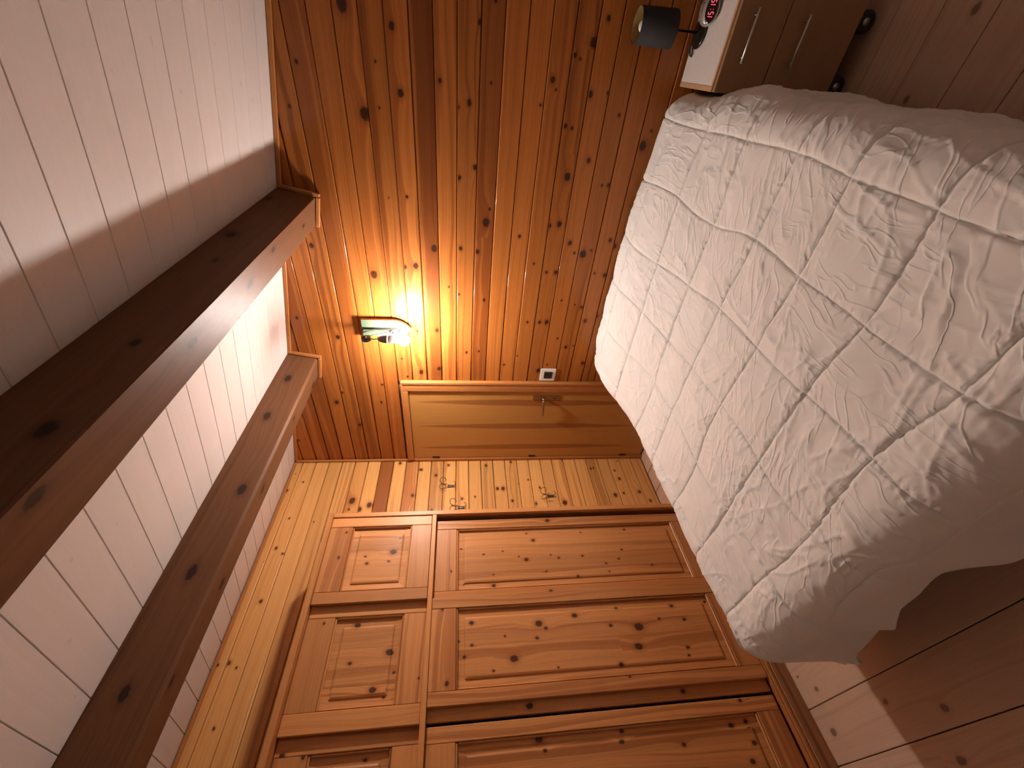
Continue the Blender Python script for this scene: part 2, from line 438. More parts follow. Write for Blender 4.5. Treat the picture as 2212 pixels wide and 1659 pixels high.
# left wall ------------------------------------------------------
wall_left = box('wall_left', None, (-0.11, YF_ - 0.1, -0.1), (-0.017, 0.1, ZC + 0.1), M['plaster'])
tag(wall_left, 'golden pine boarded wall beside the door, behind the wardrobe', 'wall', kind='structure')
z = Z0
while z < ZC - 0.01:
    z1 = min(z + PITCH, ZC - 0.002); zl = 0.0005 if z < 0.02 else z
    kn = [(a - YF_, b - zl, r) for a, b, r in KN_LEFT if zl + 0.003 < b < z1 - 0.003 and a < -0.02]
    kn += [(rng.uniform(0.1, 1.4), rng.uniform(0.2, 0.8) * PITCH, rng.uniform(0.004, 0.012)) for _ in range(2)]
    if z1 - zl > 0.02:
        plank('plank', wall_left, (0, YF_, zl), (0, 1, 0), (0, 0, 1), (1, 0, 0), -YF_, z1 - zl, 0.016, M['left'], kn, seed=rng.random() * 90, cham=0.005, chd=0.0045, proud=rng.uniform(-0.0006, 0.0006), hrt=HL.get(round((z - Z0) / PITCH), 0.0))
    z += PITCH

# right wall and the wall behind the photographer (never seen, they close the room)
wall_right = box('wall_right', None, (XR_ + 0.017, YF_ - 0.1, -0.1), (XR_ + 0.11, 0.1, ZC), M['plaster'])
tag(wall_right, 'white boarded low wall on the far side of the nightstand', 'wall', kind='structure')
wall_front = box('wall_front', None, (-0.1, YF_ - 0.11, -0.1), (XR_ + 0.1, YF_ - 0.017, ZC + 0.1), M['plaster'])
tag(wall_front, 'white boarded wall opposite the head of the bed', 'wall', kind='structure')
z = 0.0
while z < ZC - 0.02:
    z1 = min(z + PITCH, ZC - 0.002)
    if z1 < ceil_z(XR_):
        plank('plank', wall_right, (XR_, 0, z), (0, -1, 0), (0, 0, 1), (-1, 0, 0), -YF_, z1 - z, 0.016, M['wallwhite'], rand_knots(3.4, PITCH, 4), seed=rng.random() * 90)
    zz = z
    def clf(cu, pv, zz=zz): return max(cu, XR_ - (ZC - (zz + pv)) / SL + 0.001)
    plank('plank', wall_front, (XR_, YF_, z), (-1, 0, 0), (0, 0, 1), (0, 1, 0), XR_, z1 - z, 0.016, M['wallwhite'], rand_knots(4.0, PITCH, 4), seed=rng.random() * 90, clampu=clf)
    z += PITCH

# ceiling --------------------------------------------------------
bm = bmesh.new()
vv = []
for yy in (YF_ - 0.1, 0.1):
    for dz in (0.02, 0.12):
        for xx in (-0.1, XR_ + 0.1):
            vv.append(bm.verts.new((xx, yy, ceil_z(xx) + dz)))
for f in ((0, 1, 3, 2), (4, 6, 7, 5), (0, 4, 5, 1), (2, 3, 7, 6), (0, 2, 6, 4), (1, 5, 7, 3)): bm.faces.new([vv[i] for i in f])
ceiling = bm_obj('ceiling', bm, M['plaster'])
tag(ceiling, 'sloping ceiling of white painted boards between dark beams', 'ceiling', kind='structure')
CLEN = XR_ / math.cos(CA)
CP = 0.1333
y = -0.398 + 3 * CP
while y > YF_ + 0.02:
    y1, y0 = min(y, 0.0), max(y - CP, YF_)
    if y1 - y0 > 0.012:
        plank('plank', ceiling, (0, y1, ZC), tuple(CU), (0, -1, 0), tuple(CN), CLEN, y1 - y0, 0.015, M['ceil'], rand_knots(CLEN, y1 - y0, 4, 0.004, 0.009), seed=rng.random() * 90, cham=0.0018, chd=0.0022, gap=0.0005)
    y -= CP

# trims ----------------------------------------------------------
BX, BN = Vector((CU.x, 0, CU.z)), CN
def slope_rot(x):                       # local x down the slope, local z up out of the ceiling
    R = Matrix(((CU.x, 0, -CN.x, x), (0, 1, 0, 0), (CU.z, 0, -CN.z, ceil_z(x)), (0, 0, 0, 1)))
    return R
BEAMS = [(2.109, 0.155, 0.182), (1.084, 0.166, 0.186)]
tr = wbox('trim_1', None, (0.001, -0.020, 2.052), (0.020, -0.001, ZC - 0.012), 2, M['trim'], 0.004)
tag(tr, 'thin pine strip in the corner above the door', 'trim', kind='structure')
segs = [(0.022, BEAMS[1][0] - BEAMS[1][1] - 0.004), (BEAMS[1][0] + 0.004, BEAMS[0][0] - BEAMS[0][1] - 0.004), (BEAMS[0][0] + 0.004, XR_ - 0.002)]
for i, (xa, xb) in enumerate(segs):
    o = wbox('trim_%d' % (i + 2), None, (0, -0.014, -0.022), ((xb - xa) / math.cos(CA), -0.0005, -0.001), 0, M['trim'], 0.003, rot=slope_rot(xa))
    tag(o, ('thin pine strip under the ceiling above the door', 'thin pine strip under the ceiling between the two beams', 'thin pine strip under the ceiling on the low side')[i], 'trim', kind='structure')
o = wbox('trim_5', None, (0.0005, YF_ + 0.02, ZC - 0.024), (0.014, -0.022, ZC - 0.005), 1, M['trim'], 0.003)
tag(o, 'thin pine strip under the ceiling above the wardrobe', 'trim', kind='structure')
for i, (bx, bw, bh) in enumerate(BEAMS):
    R = slope_rot(bx)
    t = empty('trim_%d' % (6 + i), (0, 0, 0))
    tag(t, ('mitred pine strips framing the end of the beam above the wall lamp', 'mitred pine strips framing the end of the beam near the door')[i], 'trim', kind='structure')
    wbox('strip', t, (0.001, -0.020, -bh - 0.020), (0.020, -0.0005, -0.001), 2, M['trim'], 0.003, rot=R)
    wbox('strip', t, (-bw, -0.020, -bh - 0.021), (-0.0005, -0.0005, -bh - 0.001), 0, M['trim'], 0.003, rot=R)

# beams ----------------------------------------------------------
BLAB = ['thick dark ceiling beam nearest the wall lamp, with a lit underside', 'thick dark ceiling beam between the wall lamp and the wardrobe']
for i, (bx, bw, bh) in enumerate(BEAMS):
    R = slope_rot(bx)
    nseg = 9
    ys = [YF_ + 0.012 + (-(YF_ + 0.012) - 0.022) * k / nseg for k in range(nseg + 1)]
    c = (0.004, 0.011)[i]
    prof = [(0, -0.001), (0, -bh + c), (-c, -bh), (-bw + c, -bh), (-bw, -bh + c), (-bw, -0.001)]
    vs_, faces = [], []
    for yy in ys:
        jx = rng.uniform(-0.0015, 0.0015)
        for (px, pz) in prof: vs_.append((px + (jx if pz < -0.01 else 0), yy, pz))
    for k in range(nseg):
        for j in range(6):
            a, b2 = k * 6, (k + 1) * 6
            faces.append((a + j, a + (j + 1) % 6, b2 + (j + 1) % 6, b2 + j))
    faces.append(tuple(range(5, -1, -1))); faces.append(tuple(nseg * 6 + j for j in range(6)))
    me = bpy.data.meshes.new('ceiling_beam')
    me.from_pydata(vs_, [], faces)
    arc = [0, bh, bh + c, bh + bw - c, bh + bw, 2 * bh + bw]
    kn = []
    for k in range(nseg):
        y0, y1 = ys[k], ys[k + 1]
        kn.append([(rng.uniform(y0 + 0.06, y1 - 0.06), rng.uniform(0.02, bh - 0.03), rng.uniform(0.010, 0.020)), (rng.uniform(y0 + 0.06, y1 - 0.06), bh + rng.uniform(0.02, bw - 0.02), rng.uniform(0.008, 0.018))])
    wuv, k1, k2 = [], [], []
    for fi, p in enumerate(me.polygons):
        seg = min(fi // 6, nseg - 1)
        for vi in p.vertices:
            co = me.vertices[vi].co
            vv_ = arc[vi % 6] if not (fi < nseg * 6 and fi % 6 == 5) else (0 if vi % 6 == 0 else -bw)
            wuv.append((co.y, vv_, 20.0 + i * 7))
            for q, arr in ((0, k1), (1, k2)):
                ku, kv, kr = kn[seg][q]
                arr.append(((co.y - ku) / (kr * 1.8), (vv_ - kv) / kr, kr))
    me.transform(R)
    set_attrs(me, wuv, k1, k2)
    me.update()
    bmx = bmesh.new(); bmx.from_mesh(me); bmesh.ops.recalc_face_normals(bmx, faces=bmx.faces[:]); bmx.to_mesh(me); bmx.free()
    o = link('ceiling_beam', me, M['beam'])
    tag(o, BLAB[i], 'beam', 'ceiling beams')

# door -----------------------------------------------------------
m, t, b = new_mat('door_veneer')
oc = t.sep(t.node('ShaderNodeTexCoord').outputs['Object'])
X_, Z_ = oc[0], oc[2]
gr = t.noise(t.vec(t.m('MULTIPLY', X_, 160.0), 0.0, t.m('MULTIPLY', Z_, 3.0)), 1.0, 3.0)
gr2 = t.noise(t.vec(t.m('MULTIPLY', X_, 9.0), 3.0, t.m('MULTIPLY', Z_, 0.5)), 1.0, 2.0)
col = t.mix(gr, (0.40, 0.190, 0.048), (0.49, 0.250, 0.068))
col = t.mix(t.m('MULTIPLY', gr2, 0.4), col, (0.37, 0.165, 0.04))
zz = t.m('DIVIDE', t.m('SUBTRACT', Z_, 1.07), 0.90)
lens = t.m('SUBTRACT', 1.0, t.m('MULTIPLY', zz, zz))
wav = t.m('MULTIPLY', t.m('SUBTRACT', t.noise(t.vec(X_, 0.0, t.m('MULTIPLY', Z_, 2.5)), 1.0, 1.0), 0.5), 0.02)
mask = None
for xc, hw in ((0.657, 0.032), (0.406, 0.030), (0.162, 0.030)):
    dx = t.m('ABSOLUTE', t.m('SUBTRACT', t.m('ADD', X_, wav), xc))
    mk = t.ss(t.m('SUBTRACT', t.m('MULTIPLY', lens, hw), dx), -0.001, 0.002)
    mask = mk if mask is None else t.m('MAXIMUM', mask, mk)
gs = t.noise(t.vec(t.m('MULTIPLY', X_, 220.0), 0.0, t.m('MULTIPLY', Z_, 2.0)), 1.0, 2.0)
col = t.mix(t.m('MULTIPLY', mask, 0.8), col, t.mix(gs, (0.20, 0.062, 0.014), (0.30, 0.110, 0.028)))
t.put(b.inputs['Base Color'], col)
b.inputs['Roughness'].default_value = 0.38
M['door'] = m
M['brass'] = plain('aged_brass', (0.30, 0.20, 0.11), 0.38, 0.9)
M['iron'] = plain('dark_iron', (0.05, 0.045, 0.04), 0.45, 0.8)

door = empty('door_1', (0.4, -0.01, 0))
tag(door, 'flat pine door with three dark inlaid stripes in the corner', 'door', kind='structure')
def dchild(o):
    o.parent = door; o.matrix_parent_inverse = Matrix.Translation(-door.location); return o
leaf = dchild(box('door_leaf', None, (0.030, -0.012, 0.012), (0.770, 0.016, 1.998), M['door'], 0.003))
for zc in (1.82, 1.005, 0.186):
    h = box('hinge', leaf, (0.038, -0.018, zc - 0.030), (0.052, -0.010, zc + 0.030), M['iron'], 0.003)
def fchild(o): return dchild(o)
fchild(wbox('architrave', None, (0.778, -0.030, 0.0), (0.865, -0.0008, 2.048), 2, M['trim'], 0.004))
fchild(wbox('architrave_bead', None, (0.845, -0.036, 0.0), (0.867, -0.029, 2.05), 2, M['trim'], 0.003))
fchild(wbox('architrave', None, (0.022, -0.030, 2.001), (0.7775, -0.0008, 2.048), 0, M['trim'], 0.004))
fchild(wbox('architrave_bead', None, (0.022, -0.036, 2.034), (0.844, -0.029, 2.051), 0, M['trim'], 0.003))
fchild(wbox('jamb', None, (0.001, -0.026, 0.0), (0.029, 0.016, 2.0), 2, M['trim'], 0.002))
fchild(wbox('door_edge', None, (0.7705, -0.020, 0.012), (0.7775, 0.016, 1.999), 2, M['trim'], 0.001))
hp = dchild(box('handle_plate', None, (0.686, -0.017, 0.862), (0.730, -0.0121, 1.072), M['brass'], 0.002))
lv = bmesh.new()
add_tube(lv, [(0.708, -0.012, 0.994), (0.708, -0.045, 0.994)], [0.011, 0.009], 12)
add_tube(lv, [(0.708, -0.047, 0.994)] + bez((0.70, -0.052, 0.994), (0.67, -0.056, 0.996), (0.62, -0.053, 0.990), 6) + [(0.575, -0.048, 0.984), (0.550, -0.040, 0.980)], [0.009, 0.010, 0.0095, 0.009, 0.0085, 0.008, 0.008, 0.008, 0.008, 0.007], 10)
bm_obj('lever', lv, M['brass'], hp, True)
kb = bmesh.new(); add_tube(kb, [(0.708, -0.0165, 0.905), (0.708, -0.019, 0.905)], 0.007, 12)
bm_obj('keyhole', kb, M['iron'], hp, True)
box('threshold', door, (-0.37, 0.005, 0.0005), (0.37, 0.026, 0.010), M['plinth'], 0.002)

# ================================================================ WARDROBE
ward = empty('wardrobe', (0.23, -1.6, 0))
tag(ward, 'large built-in pine wardrobe with two rows of panelled sliding doors', 'wardrobe')
WI = Matrix.Translation(-ward.location)
def wc(o): o.parent = ward; o.matrix_parent_inverse = WI; return o
WY0, WY1 = -0.812, -2.46
def wk(y0, y1, z0, z1): return [(b, a, r) for a, b, r in KN_WARD if y1 < a < y0 and z0 < b < z1][:2]
wc(wbox('side_panel', None, (0.002, WY0 - 0.022, 0.0), (0.432, WY0 - 0.002, 2.380), 2, M['ward']))
wc(wbox('side_panel', None, (0.002, WY1, 0.0), (0.432, WY1 + 0.020, 2.380), 2, M['ward']))
wc(wbox('corner_post', None, (0.4325, WY0 - 0.029, 0.086), (0.460, WY0, 2.382), 2, M['ward'], 0.002))
wc(wbox('corner_post', None, (0.4325, WY1, 0.086), (0.460, WY1 + 0.029, 2.382), 2, M['ward'], 0.002))
wc(wbox('top_board', None, (0.002, WY1, 2.3825), (0.470, WY0, 2.412), 1, M['ward'], 0.003))
wc(wbox('middle_rail', None, (0.380, WY1 + 0.03, 1.765), (0.460, WY0 - 0.030, 1.790), 1, M['ward'], 0.002))
wc(wbox('shelf', None, (0.004, WY1 + 0.022, 1.768), (0.3795, WY0 - 0.0245, 1.788), 1, M['ward'], 0.001))
wc(wbox('bottom_board', None, (0.004, WY1 + 0.022, 0.066), (0.4315, WY0 - 0.0245, 0.085), 1, M['ward'], 0.001))
wc(wbox('bottom_rail', None, (0.4325, WY1 + 0.03, 0.086), (0.460, WY0 - 0.030, 0.104), 1, M['trim'], 0.002))
pl = wc(wbox('plinth', None, (0.4605, WY1, 0.0), (0.480, WY0, 0.080), 1, M['plinth'], 0.003))
wbox('plinth_cap', pl, (0.4605, WY1, 0.0805), (0.474, WY0, 0.100), 1, M['trim'], 0.004)
wc(wbox('divider', None, (0.392, -1.866, 0.1045), (0.424, -1.806, 1.7645), 2, M['ward'], 0.002, knots=[(1.30, -1.838, 0.013), (0.55, -1.835, 0.010)], kface=1))
wc(wbox('divider', None, (0.372, -1.866, 1.7905), (0.396, -1.806, 2.3815), 2, M['ward'], 0.002))

def raised_panel(name, parent, y0, y1, z0, z1, x, seed, knots):
    """panel with a flat border and a raised field; knots travel per strip"""
    mg, st, rise = 0.046, 0.007, 0.006
    ya, yb = y1, y0         # ya < yb
    strips = max(3, int(round((yb - ya) / 0.075)))
    # cut lines across the panel so that each stretch carries its own knots
    zs = sorted(set([z0, z0 + mg - 0.003, z0 + mg, z0 + mg + st, z1 - mg - st, z1 - mg, z1 - mg + 0.003, z1] + [z0 + mg + st + (z1 - z0 - 2 * mg - 2 * st) * k / 10 for k in range(1, 10)]))
    ysl = sorted(set([ya, ya + mg - 0.003, ya + mg, ya + mg + st, yb - mg - st, yb - mg, yb - mg + 0.003, yb] + [ya + mg + st + (yb - ya - 2 * mg - 2 * st) * k / 5 for k in range(1, 5)]))
    def hgt(y, z):
        d = min(y - ya, yb - y, z - z0, z1 - z)
        if d < mg - 0.0035: return 0.0
        if d < mg - 0.0005: return -0.003
        if d < mg + st - 0.0005: return rise - 0.003
        return rise
    vs_, idx = [], {}
    for i, yy in enumerate(ysl):
        for j, zz_ in enumerate(zs):
            idx[(i, j)] = len(vs_); vs_.append((x + hgt(yy, zz_), yy, zz_))
    nb = len(vs_)
    faces = [(idx[(i, j)], idx[(i + 1, j)], idx[(i + 1, j + 1)], idx[(i, j + 1)]) for i in range(len(ysl) - 1) for j in range(len(zs) - 1)]
    vs_ += [(x - 0.0042, ya, z0), (x - 0.0042, yb, z0), (x - 0.0042, yb, z1), (x - 0.0042, ya, z1)]
    faces.append((nb, nb + 3, nb + 2, nb + 1))
    me = bpy.data.meshes.new(name)
    me.from_pydata(vs_, [], faces)
    wuv, k1, k2 = [], [], []
    for p in me.polygons:
        c = p.center
        near = sorted(knots, key=lambda k: (k[0] - c.y) ** 2 + (k[1] - c.z) ** 2)[:2]
        for vi in p.vertices:
            co = me.vertices[vi].co
            wuv.append((co.z, co.y, seed))
            for q, arr in ((0, k1), (1, k2)):
                if q < len(near):
                    ky, kz, kr = near[q]
                    arr.append(((co.z - kz) / (kr * KASP), (co.y - ky) / kr, kr))
                else: arr.append((60, 60, 0))
    set_attrs(me, wuv, k1, k2, lam=strips / (yb - ya))
    return link(name, me, M['ward'], parent)

def wdoor(y0, y1, z0, z1, xf, il, ir, it, ib):
    """sliding door: stiles, rails, raised panel; il.. are the inner edges"""
    d = empty('sliding_door', (xf, (y0 + y1) / 2, z0)); wc(d)
    d.matrix_parent_inverse = WI
    inv = Matrix.Translation(-d.location)
    def dc(o): o.parent = d; o.matrix_parent_inverse = inv; return o
    xb = xf - 0.022
    dc(wbox('stile', None, (xb, il, z0), (xf, y0, z1), 2, M['ward'], 0.0025, knots=wk(y0, il, z0, z1), kface=1))
    dc(wbox('stile', None, (xb, y1, z0), (xf, ir, z1), 2, M['ward'], 0.0025, knots=wk(ir, y1, z0, z1), kface=1))
    def rail(za, zb):
        ks = [(a, b, r) for a, b, r in KN_WARD if ir < a < il and za < b < zb][:2]
        return dc(wbox('rail', None, (xb + 0.0005, ir + 0.0005, za), (xf - 0.0008, il - 0.0005, zb), 1, M['ward'], 0.002, knots=ks, kface=2))
    rail(it, z1); rail(z0, ib)
    e = 0.010
    for nm, lo, hi, gx in (('moulding', (xf - 0.0168, ir + 0.0004, it - e), (xf - 0.003, il - 0.0004, it - 0.0004), 1), ('moulding', (xf - 0.0168, ir + 0.0004, ib + 0.0004), (xf - 0.003, il - 0.0004, ib + e), 1),
                           ('moulding', (xf - 0.0168, il - e, ib + e), (xf - 0.003, il - 0.0004, it - e), 2), ('moulding', (xf - 0.0168, ir + 0.0004, ib + e), (xf - 0.003, ir + e, it - e), 2)):
        dc(wbox(nm, None, lo, hi, gx, M['ward'], 0.005))
    kn = [k for k in KN_WARD if ir < k[0] < il and ib < k[1] < it]
    dc(raised_panel('panel', None, il - 0.0004, ir + 0.0004, ib + 0.0004, it - 0.0004, xf - 0.0175, rng.random() * 90, kn))
    return d
wdoor(-0.844, -1.346, 1.7925, 2.3805, 0.454, -0.906, -1.286, 2.254, 1.908)
wdoor(-1.335, -1.866, 1.7925, 2.3805, 0.424, -1.402, -1.790, 2.249, 1.905)
wdoor(-1.857, -2.380, 1.7925, 2.3805, 0.396, -1.927, -2.320, 2.245, 1.903)
wdoor(-0.866, -1.360, 0.1065, 1.7635, 0.424, -0.926, -1.300, 1.640, 0.240)
wdoor(-1.345, -1.817, 0.1065, 1.7635, 0.454, -1.402, -1.762, 1.638, 0.230)
wdoor(-1.880, -2.420, 0.1065, 1.7635, 0.424, -1.938, -2.360, 1.636, 0.226)
# ================================================================ BED AND QUILT
M['fabric_dark'] = plain('mattress_ticking', (0.55, 0.52, 0.48), 0.9)
bed = empty('bed', (1.85, -0.95, 0))
tag(bed, 'double bed standing with its head against the pine wall, hidden under the white quilt', 'bed')
BI = Matrix.Translation(-bed.location)
def bc(o): o.parent = bed; o.matrix_parent_inverse = BI; return o
bc(wbox('bed_base', None, (1.16, -1.80, 0.16), (2.53, -0.06, 0.30), 1, M['plinth'], 0.01))
bc(box('mattress', None, (1.15, -1.80, 0.3005), (2.54, -0.06, 0.520), M['fabric_dark'], 0.05, 4))
for lx in (1.20, 2.47):
    for ly in (-1.76, -0.12):
        bc(wbox('leg', None, (lx - 0.03, ly - 0.03, 0.0005), (lx + 0.03, ly + 0.03, 0.1595), 2, M['plinth'], 0.004))
bc(box('pillow', None, (1.22, -0.50, 0.5205), (1.82, -0.09, 0.600), M['fabric_dark'], 0.035, 4))
bc(box('pillow', None, (1.88, -0.50, 0.5205), (2.48, -0.09, 0.600), M['fabric_dark'], 0.035, 4))

m, t, b = new_mat('white_cotton')
tc = t.node('ShaderNodeTexCoord').outputs['Object']
q = t.sep(tc)
warp = t.node('ShaderNodeTexNoise'); t.put(warp.inputs['Vector'], tc); warp.inputs['Scale'].default_value = 4.0; warp.inputs['Detail'].default_value = 2.0
wv = t.node('ShaderNodeVectorMath', operation='MULTIPLY_ADD'); t.put(wv.inputs[0], warp.outputs[1]); wv.inputs[1].default_value = (0.12, 0.12, 0.12); t.put(wv.inputs[2], tc)
ws = t.sep(wv.outputs[0])
def crease(ang, fu, fv, lo, hi):
    ca, sa = math.cos(ang), math.sin(ang)
    u_ = t.m('ADD', t.m('MULTIPLY', ws[0], ca), t.m('MULTIPLY', ws[1], sa))
    v_ = t.m('SUBTRACT', t.m('MULTIPLY', ws[1], ca), t.m('MULTIPLY', ws[0], sa))
    n_ = t.noise(t.vec(t.m('MULTIPLY', u_, fu), t.m('MULTIPLY', v_, fv), ws[2]), 1.0, 1.5, 0.55)
    return t.ss(t.m('ABSOLUTE', t.m('SUBTRACT', n_, 0.5)), lo, hi, 1.0, 0.0)
c1 = crease(0.5, 5.0, 20.0, 0.0, 0.05)
c3 = crease(1.5, 6.0, 24.0, 0.0, 0.05)
cu = t.sep(t.attr('cuv')['Vector'])                     # place on the cloth, in quilting cells
patch = t.ss(t.noise(tc, 3.0, 1.0), 0.42, 0.60)
hg = t.m('ADD', t.m('MULTIPLY', c1, patch), t.m('MULTIPLY', c3, t.m('SUBTRACT', 1.0, patch)))
rnd = t.noise(tc, 26.0, 2.0)
hg = t.m('ADD', hg, t.m('MULTIPLY', rnd, 1.0))
seam = None
for k_ in (0, 1):
    f_ = t.m('ABSOLUTE', t.m('SUBTRACT', t.m('FRACT', t.m('ADD', cu[k_], 0.5)), 0.5))       # 0 on the seam
    s_ = t.ss(f_, 0.0, 0.018, 1.0, 0.0)
    seam = s_ if seam is None else t.m('MAXIMUM', seam, s_)
    o_ = cu[1 - k_]
    pk_ = t.m('MULTIPLY', t.m('SINE', t.m('ADD', t.m('MULTIPLY', o_, (58.0, 46.0)[k_]), t.m('MULTIPLY', rnd, 14.0))), t.ss(f_, 0.0, (0.16, 0.30)[k_], 0.55, 0.0))
    hg = t.m('ADD', hg, t.m('MULTIPLY', pk_, patch if k_ else t.m('SUBTRACT', 1.0, patch)))
hg = t.m('MULTIPLY', t.m('SUBTRACT', hg, t.m('MULTIPLY', seam, 1.6)), cu[2])
t.put(b.inputs['Normal'], t.bump(hg, 0.5, 0.0035))
t.put(b.inputs['Base Color'], t.mix(patch, (0.785, 0.785, 0.755), (0.805, 0.80, 0.765)))
b.inputs['Roughness'].default_value = 0.9
b.inputs['Specular IOR Level'].default_value = 0.15
b.inputs['Sheen Weight'].default_value = 0.15
M['cotton'] = m

nr = np.random.RandomState(11)
def vnoise(x, y, seed):
    """smooth value noise on arrays"""
    r = np.random.RandomState(seed)
    tab = r.rand(256, 256)
    xi, yi = np.floor(x).astype(int), np.floor(y).astype(int)
    fx, fy = x - xi, y - yi
    fx = fx * fx * fx * (fx * (fx * 6 - 15) + 10); fy = fy * fy * fy * (fy * (fy * 6 - 15) + 10)
    g = lambda a, c: tab[a % 256, c % 256]
    return (g(xi, yi) * (1 - fx) + g(xi + 1, yi) * fx) * (1 - fy) + (g(xi, yi + 1) * (1 - fx) + g(xi + 1, yi + 1) * fx) * fy
def sst(x, a, c):
    q_ = np.clip((x - a) / (c - a), 0, 1); return q_ * q_ * (3 - 2 * q_)

XL, XRt, YH, YFt = 1.125, 2.585, -0.105, -1.815
RL, RR, RH, RF = 0.10, 0.105, 0.085, 0.12
dL, dR, dH, dF = 0.44, 0.50, 0.20, 0.50
na, nb_ = 460, 460
aa = np.linspace(XL - dL, XRt + dR, na)
bb = np.linspace(YH + dH, YFt - dF, nb_)
A_, B_ = np.meshgrid(aa, bb, indexing='ij')
# the hem of the foot hangs unevenly
hz_x = [0.60, 1.00, 1.07, 1.16, 1.24, 1.32, 1.50, 1.57, 1.77, 1.81, 1.84, 1.90, 2.10, 2.35, 2.60, 3.1]
hz_z = [0.20, 0.17, 0.15, 0.19, 0.21, 0.20, 0.30, 0.325, 0.344, 0.30, 0.24, 0.20, 0.24, 0.20, 0.22, 0.22]
hem = (0.575 - np.interp(A_, hz_x, hz_z) + 0.57 * RF) / dF
xr = XRt - 0.035 * sst(B_, -0.46, -0.30)
da = np.where(A_ < XL, XL - A_, np.where(A_ > xr, A_ - xr, 0.0))
db = np.where(B_ > YH, B_ - YH, np.where(B_ < YFt, (YFt - B_) * hem, 0.0))
sa = np.where(A_ < XL, -1.0, 1.0); sb = np.where(B_ > YH, 1.0, -1.0)
Ra = np.where(A_ < XL, RL, RR); Rb = np.where(B_ > YH, RH, RF)
d4 = (da ** 4 + db ** 4) ** 0.25
d2 = np.sqrt(da ** 2 + db ** 2) + 1e-9
nx_, ny_ = sa * da / d2, sb * db / d2
Rr = (Ra * da + Rb * db) / (da + db + 1e-9) + 1e-6
qd = Rr * math.pi / 2
over = np.maximum(d4 - qd, 0)
out_ = np.where(d4 < qd, Rr * np.sin(np.minimum(d4 / Rr, math.pi / 2)), Rr)
drop = np.where(d4 < qd, Rr * (1 - np.cos(np.minimum(d4 / Rr, math.pi / 2))), Rr + over)
# hanging folds
per = np.where(da > db, B_, A_)
fold = np.sin(per * 17 + 1.3) * 0.5 + np.sin(per * 31 + 0.4) * 0.3 + np.sin(per * 9.0) * 0.4
foot = (sb < 0) & (db > 0)
right = (sa > 0) & (da > 0) & (db < 0.02)
head = (sb > 0) & (db > 0)
amp = np.where(foot, 0.055, np.where(right, 0.02, 0.035))
corner = (da > 0.01) & (db > 0.01)
inn = np.where(head, 0.0, over)
out_ = out_ + inn * amp * 4 * (fold * 0.5 + 0.15) * np.where(right, 0.5, 1.0)
cornw = np.where(corner, np.minimum(da, db) / (np.maximum(da, db) + 1e-6), 0.0)
out_ = out_ - np.sqrt(cornw) * 0.085 * np.exp(-((over - 0.13) / 0.085) ** 2) * np.where(foot, 1.0, 0.0)
# the right side bulges just past the nightstand
bul = 0.022 * np.exp(-((B_ + 0.62) / 0.14) ** 2) + 0.012 * np.exp(-((B_ + 1.1) / 0.2) ** 2)
out_ = out_ + np.where(right, bul * sst(d4, 0.03, 0.16), 0.0)
px_ = np.clip(A_, XL, xr) + nx_ * out_
py_ = np.clip(B_, YFt, YH) + ny_ * out_
# height of the bed: raised over the pillows
hs = 0.118 - 0.05 * sst(A_, 1.9, 2.6) - 0.022 * sst(-A_, -1.35, -1.1)
zt = 0.592 + hs * sst(B_, -0.78, -0.16) + 0.012 * np.exp(-((A_ - 1.85) / 0.5) ** 2) * sst(-B_, 0.4, 1.0)
zt = zt - 0.012 * sst(-B_, 1.35, 1.8)
pz_ = zt - drop
# quilting
CX, CY = 0.28, 0.262
wob = (vnoise(A_ * 3, B_ * 3, 3) - 0.5) * 0.05
wob2 = (vnoise(A_ * 3 + 9, B_ * 3, 4) - 0.5) * 0.05
ga = np.abs(np.sin(math.pi * (A_ + wob - 2.56) / CX)); gb = np.abs(np.sin(math.pi * (B_ + wob2 + 0.46) / CY))
sideoff = sst(np.maximum(db * foot, 0), 0.06, 0.20)           # the hanging foot is smooth
puff = np.minimum(1 - np.exp(-ga * 20.0), 1 - np.exp(-gb * 20.0))
bodyp = np.sqrt(ga * gb)
disp = 0.0045 * puff + 0.0055 * bodyp
st_line = np.maximum(np.exp(-(ga / 0.030) ** 2), np.exp(-(gb / 0.032) ** 2))
disp = disp - 0.0035 * st_line * (0.6 + 0.8 * vnoise(A_ * 14, B_ * 14, 77))
def crest(ang, fu, fv, seed, width):
    # thin sharp folds: crests of a stretched noise
    ca, sn = math.cos(ang), math.sin(ang)
    wx = A_ + 0.045 * (vnoise(A_ * 6, B_ * 6, seed + 50) - 0.5); wy = B_ + 0.045 * (vnoise(A_ * 6, B_ * 6, seed + 60) - 0.5)
    u_, v_ = wx * ca + wy * sn, wy * ca - wx * sn
    n_ = vnoise(u_ * fu + 40, v_ * fv + 40, seed) * 0.75 + vnoise(u_ * fu * 2 + 7, v_ * fv * 2 + 3, seed + 5) * 0.25
    return np.exp(-(np.abs(n_ - 0.5) / width) ** 1.3)
wr = np.zeros_like(A_)
for ang, fu, fv, sd, wd, am in ((0.35, 3.5, 12, 21, 0.035, 0.0050), (-0.45, 3, 14, 22, 0.03, 0.0042), (1.35, 3, 15, 23, 0.035, 0.0050), (0.05, 4, 26, 24, 0.06, 0.0026), (0.9, 5, 28, 25, 0.06, 0.0026), (-0.95, 5, 30, 26, 0.06, 0.0024), (1.6, 5, 32, 27, 0.07, 0.0026)):
    msk = sst(vnoise(A_ * 4.5 + sd, B_ * 4.5, sd + 100), 0.40, 0.72)
    wr += am * crest(ang, fu, fv, sd, wd) * msk
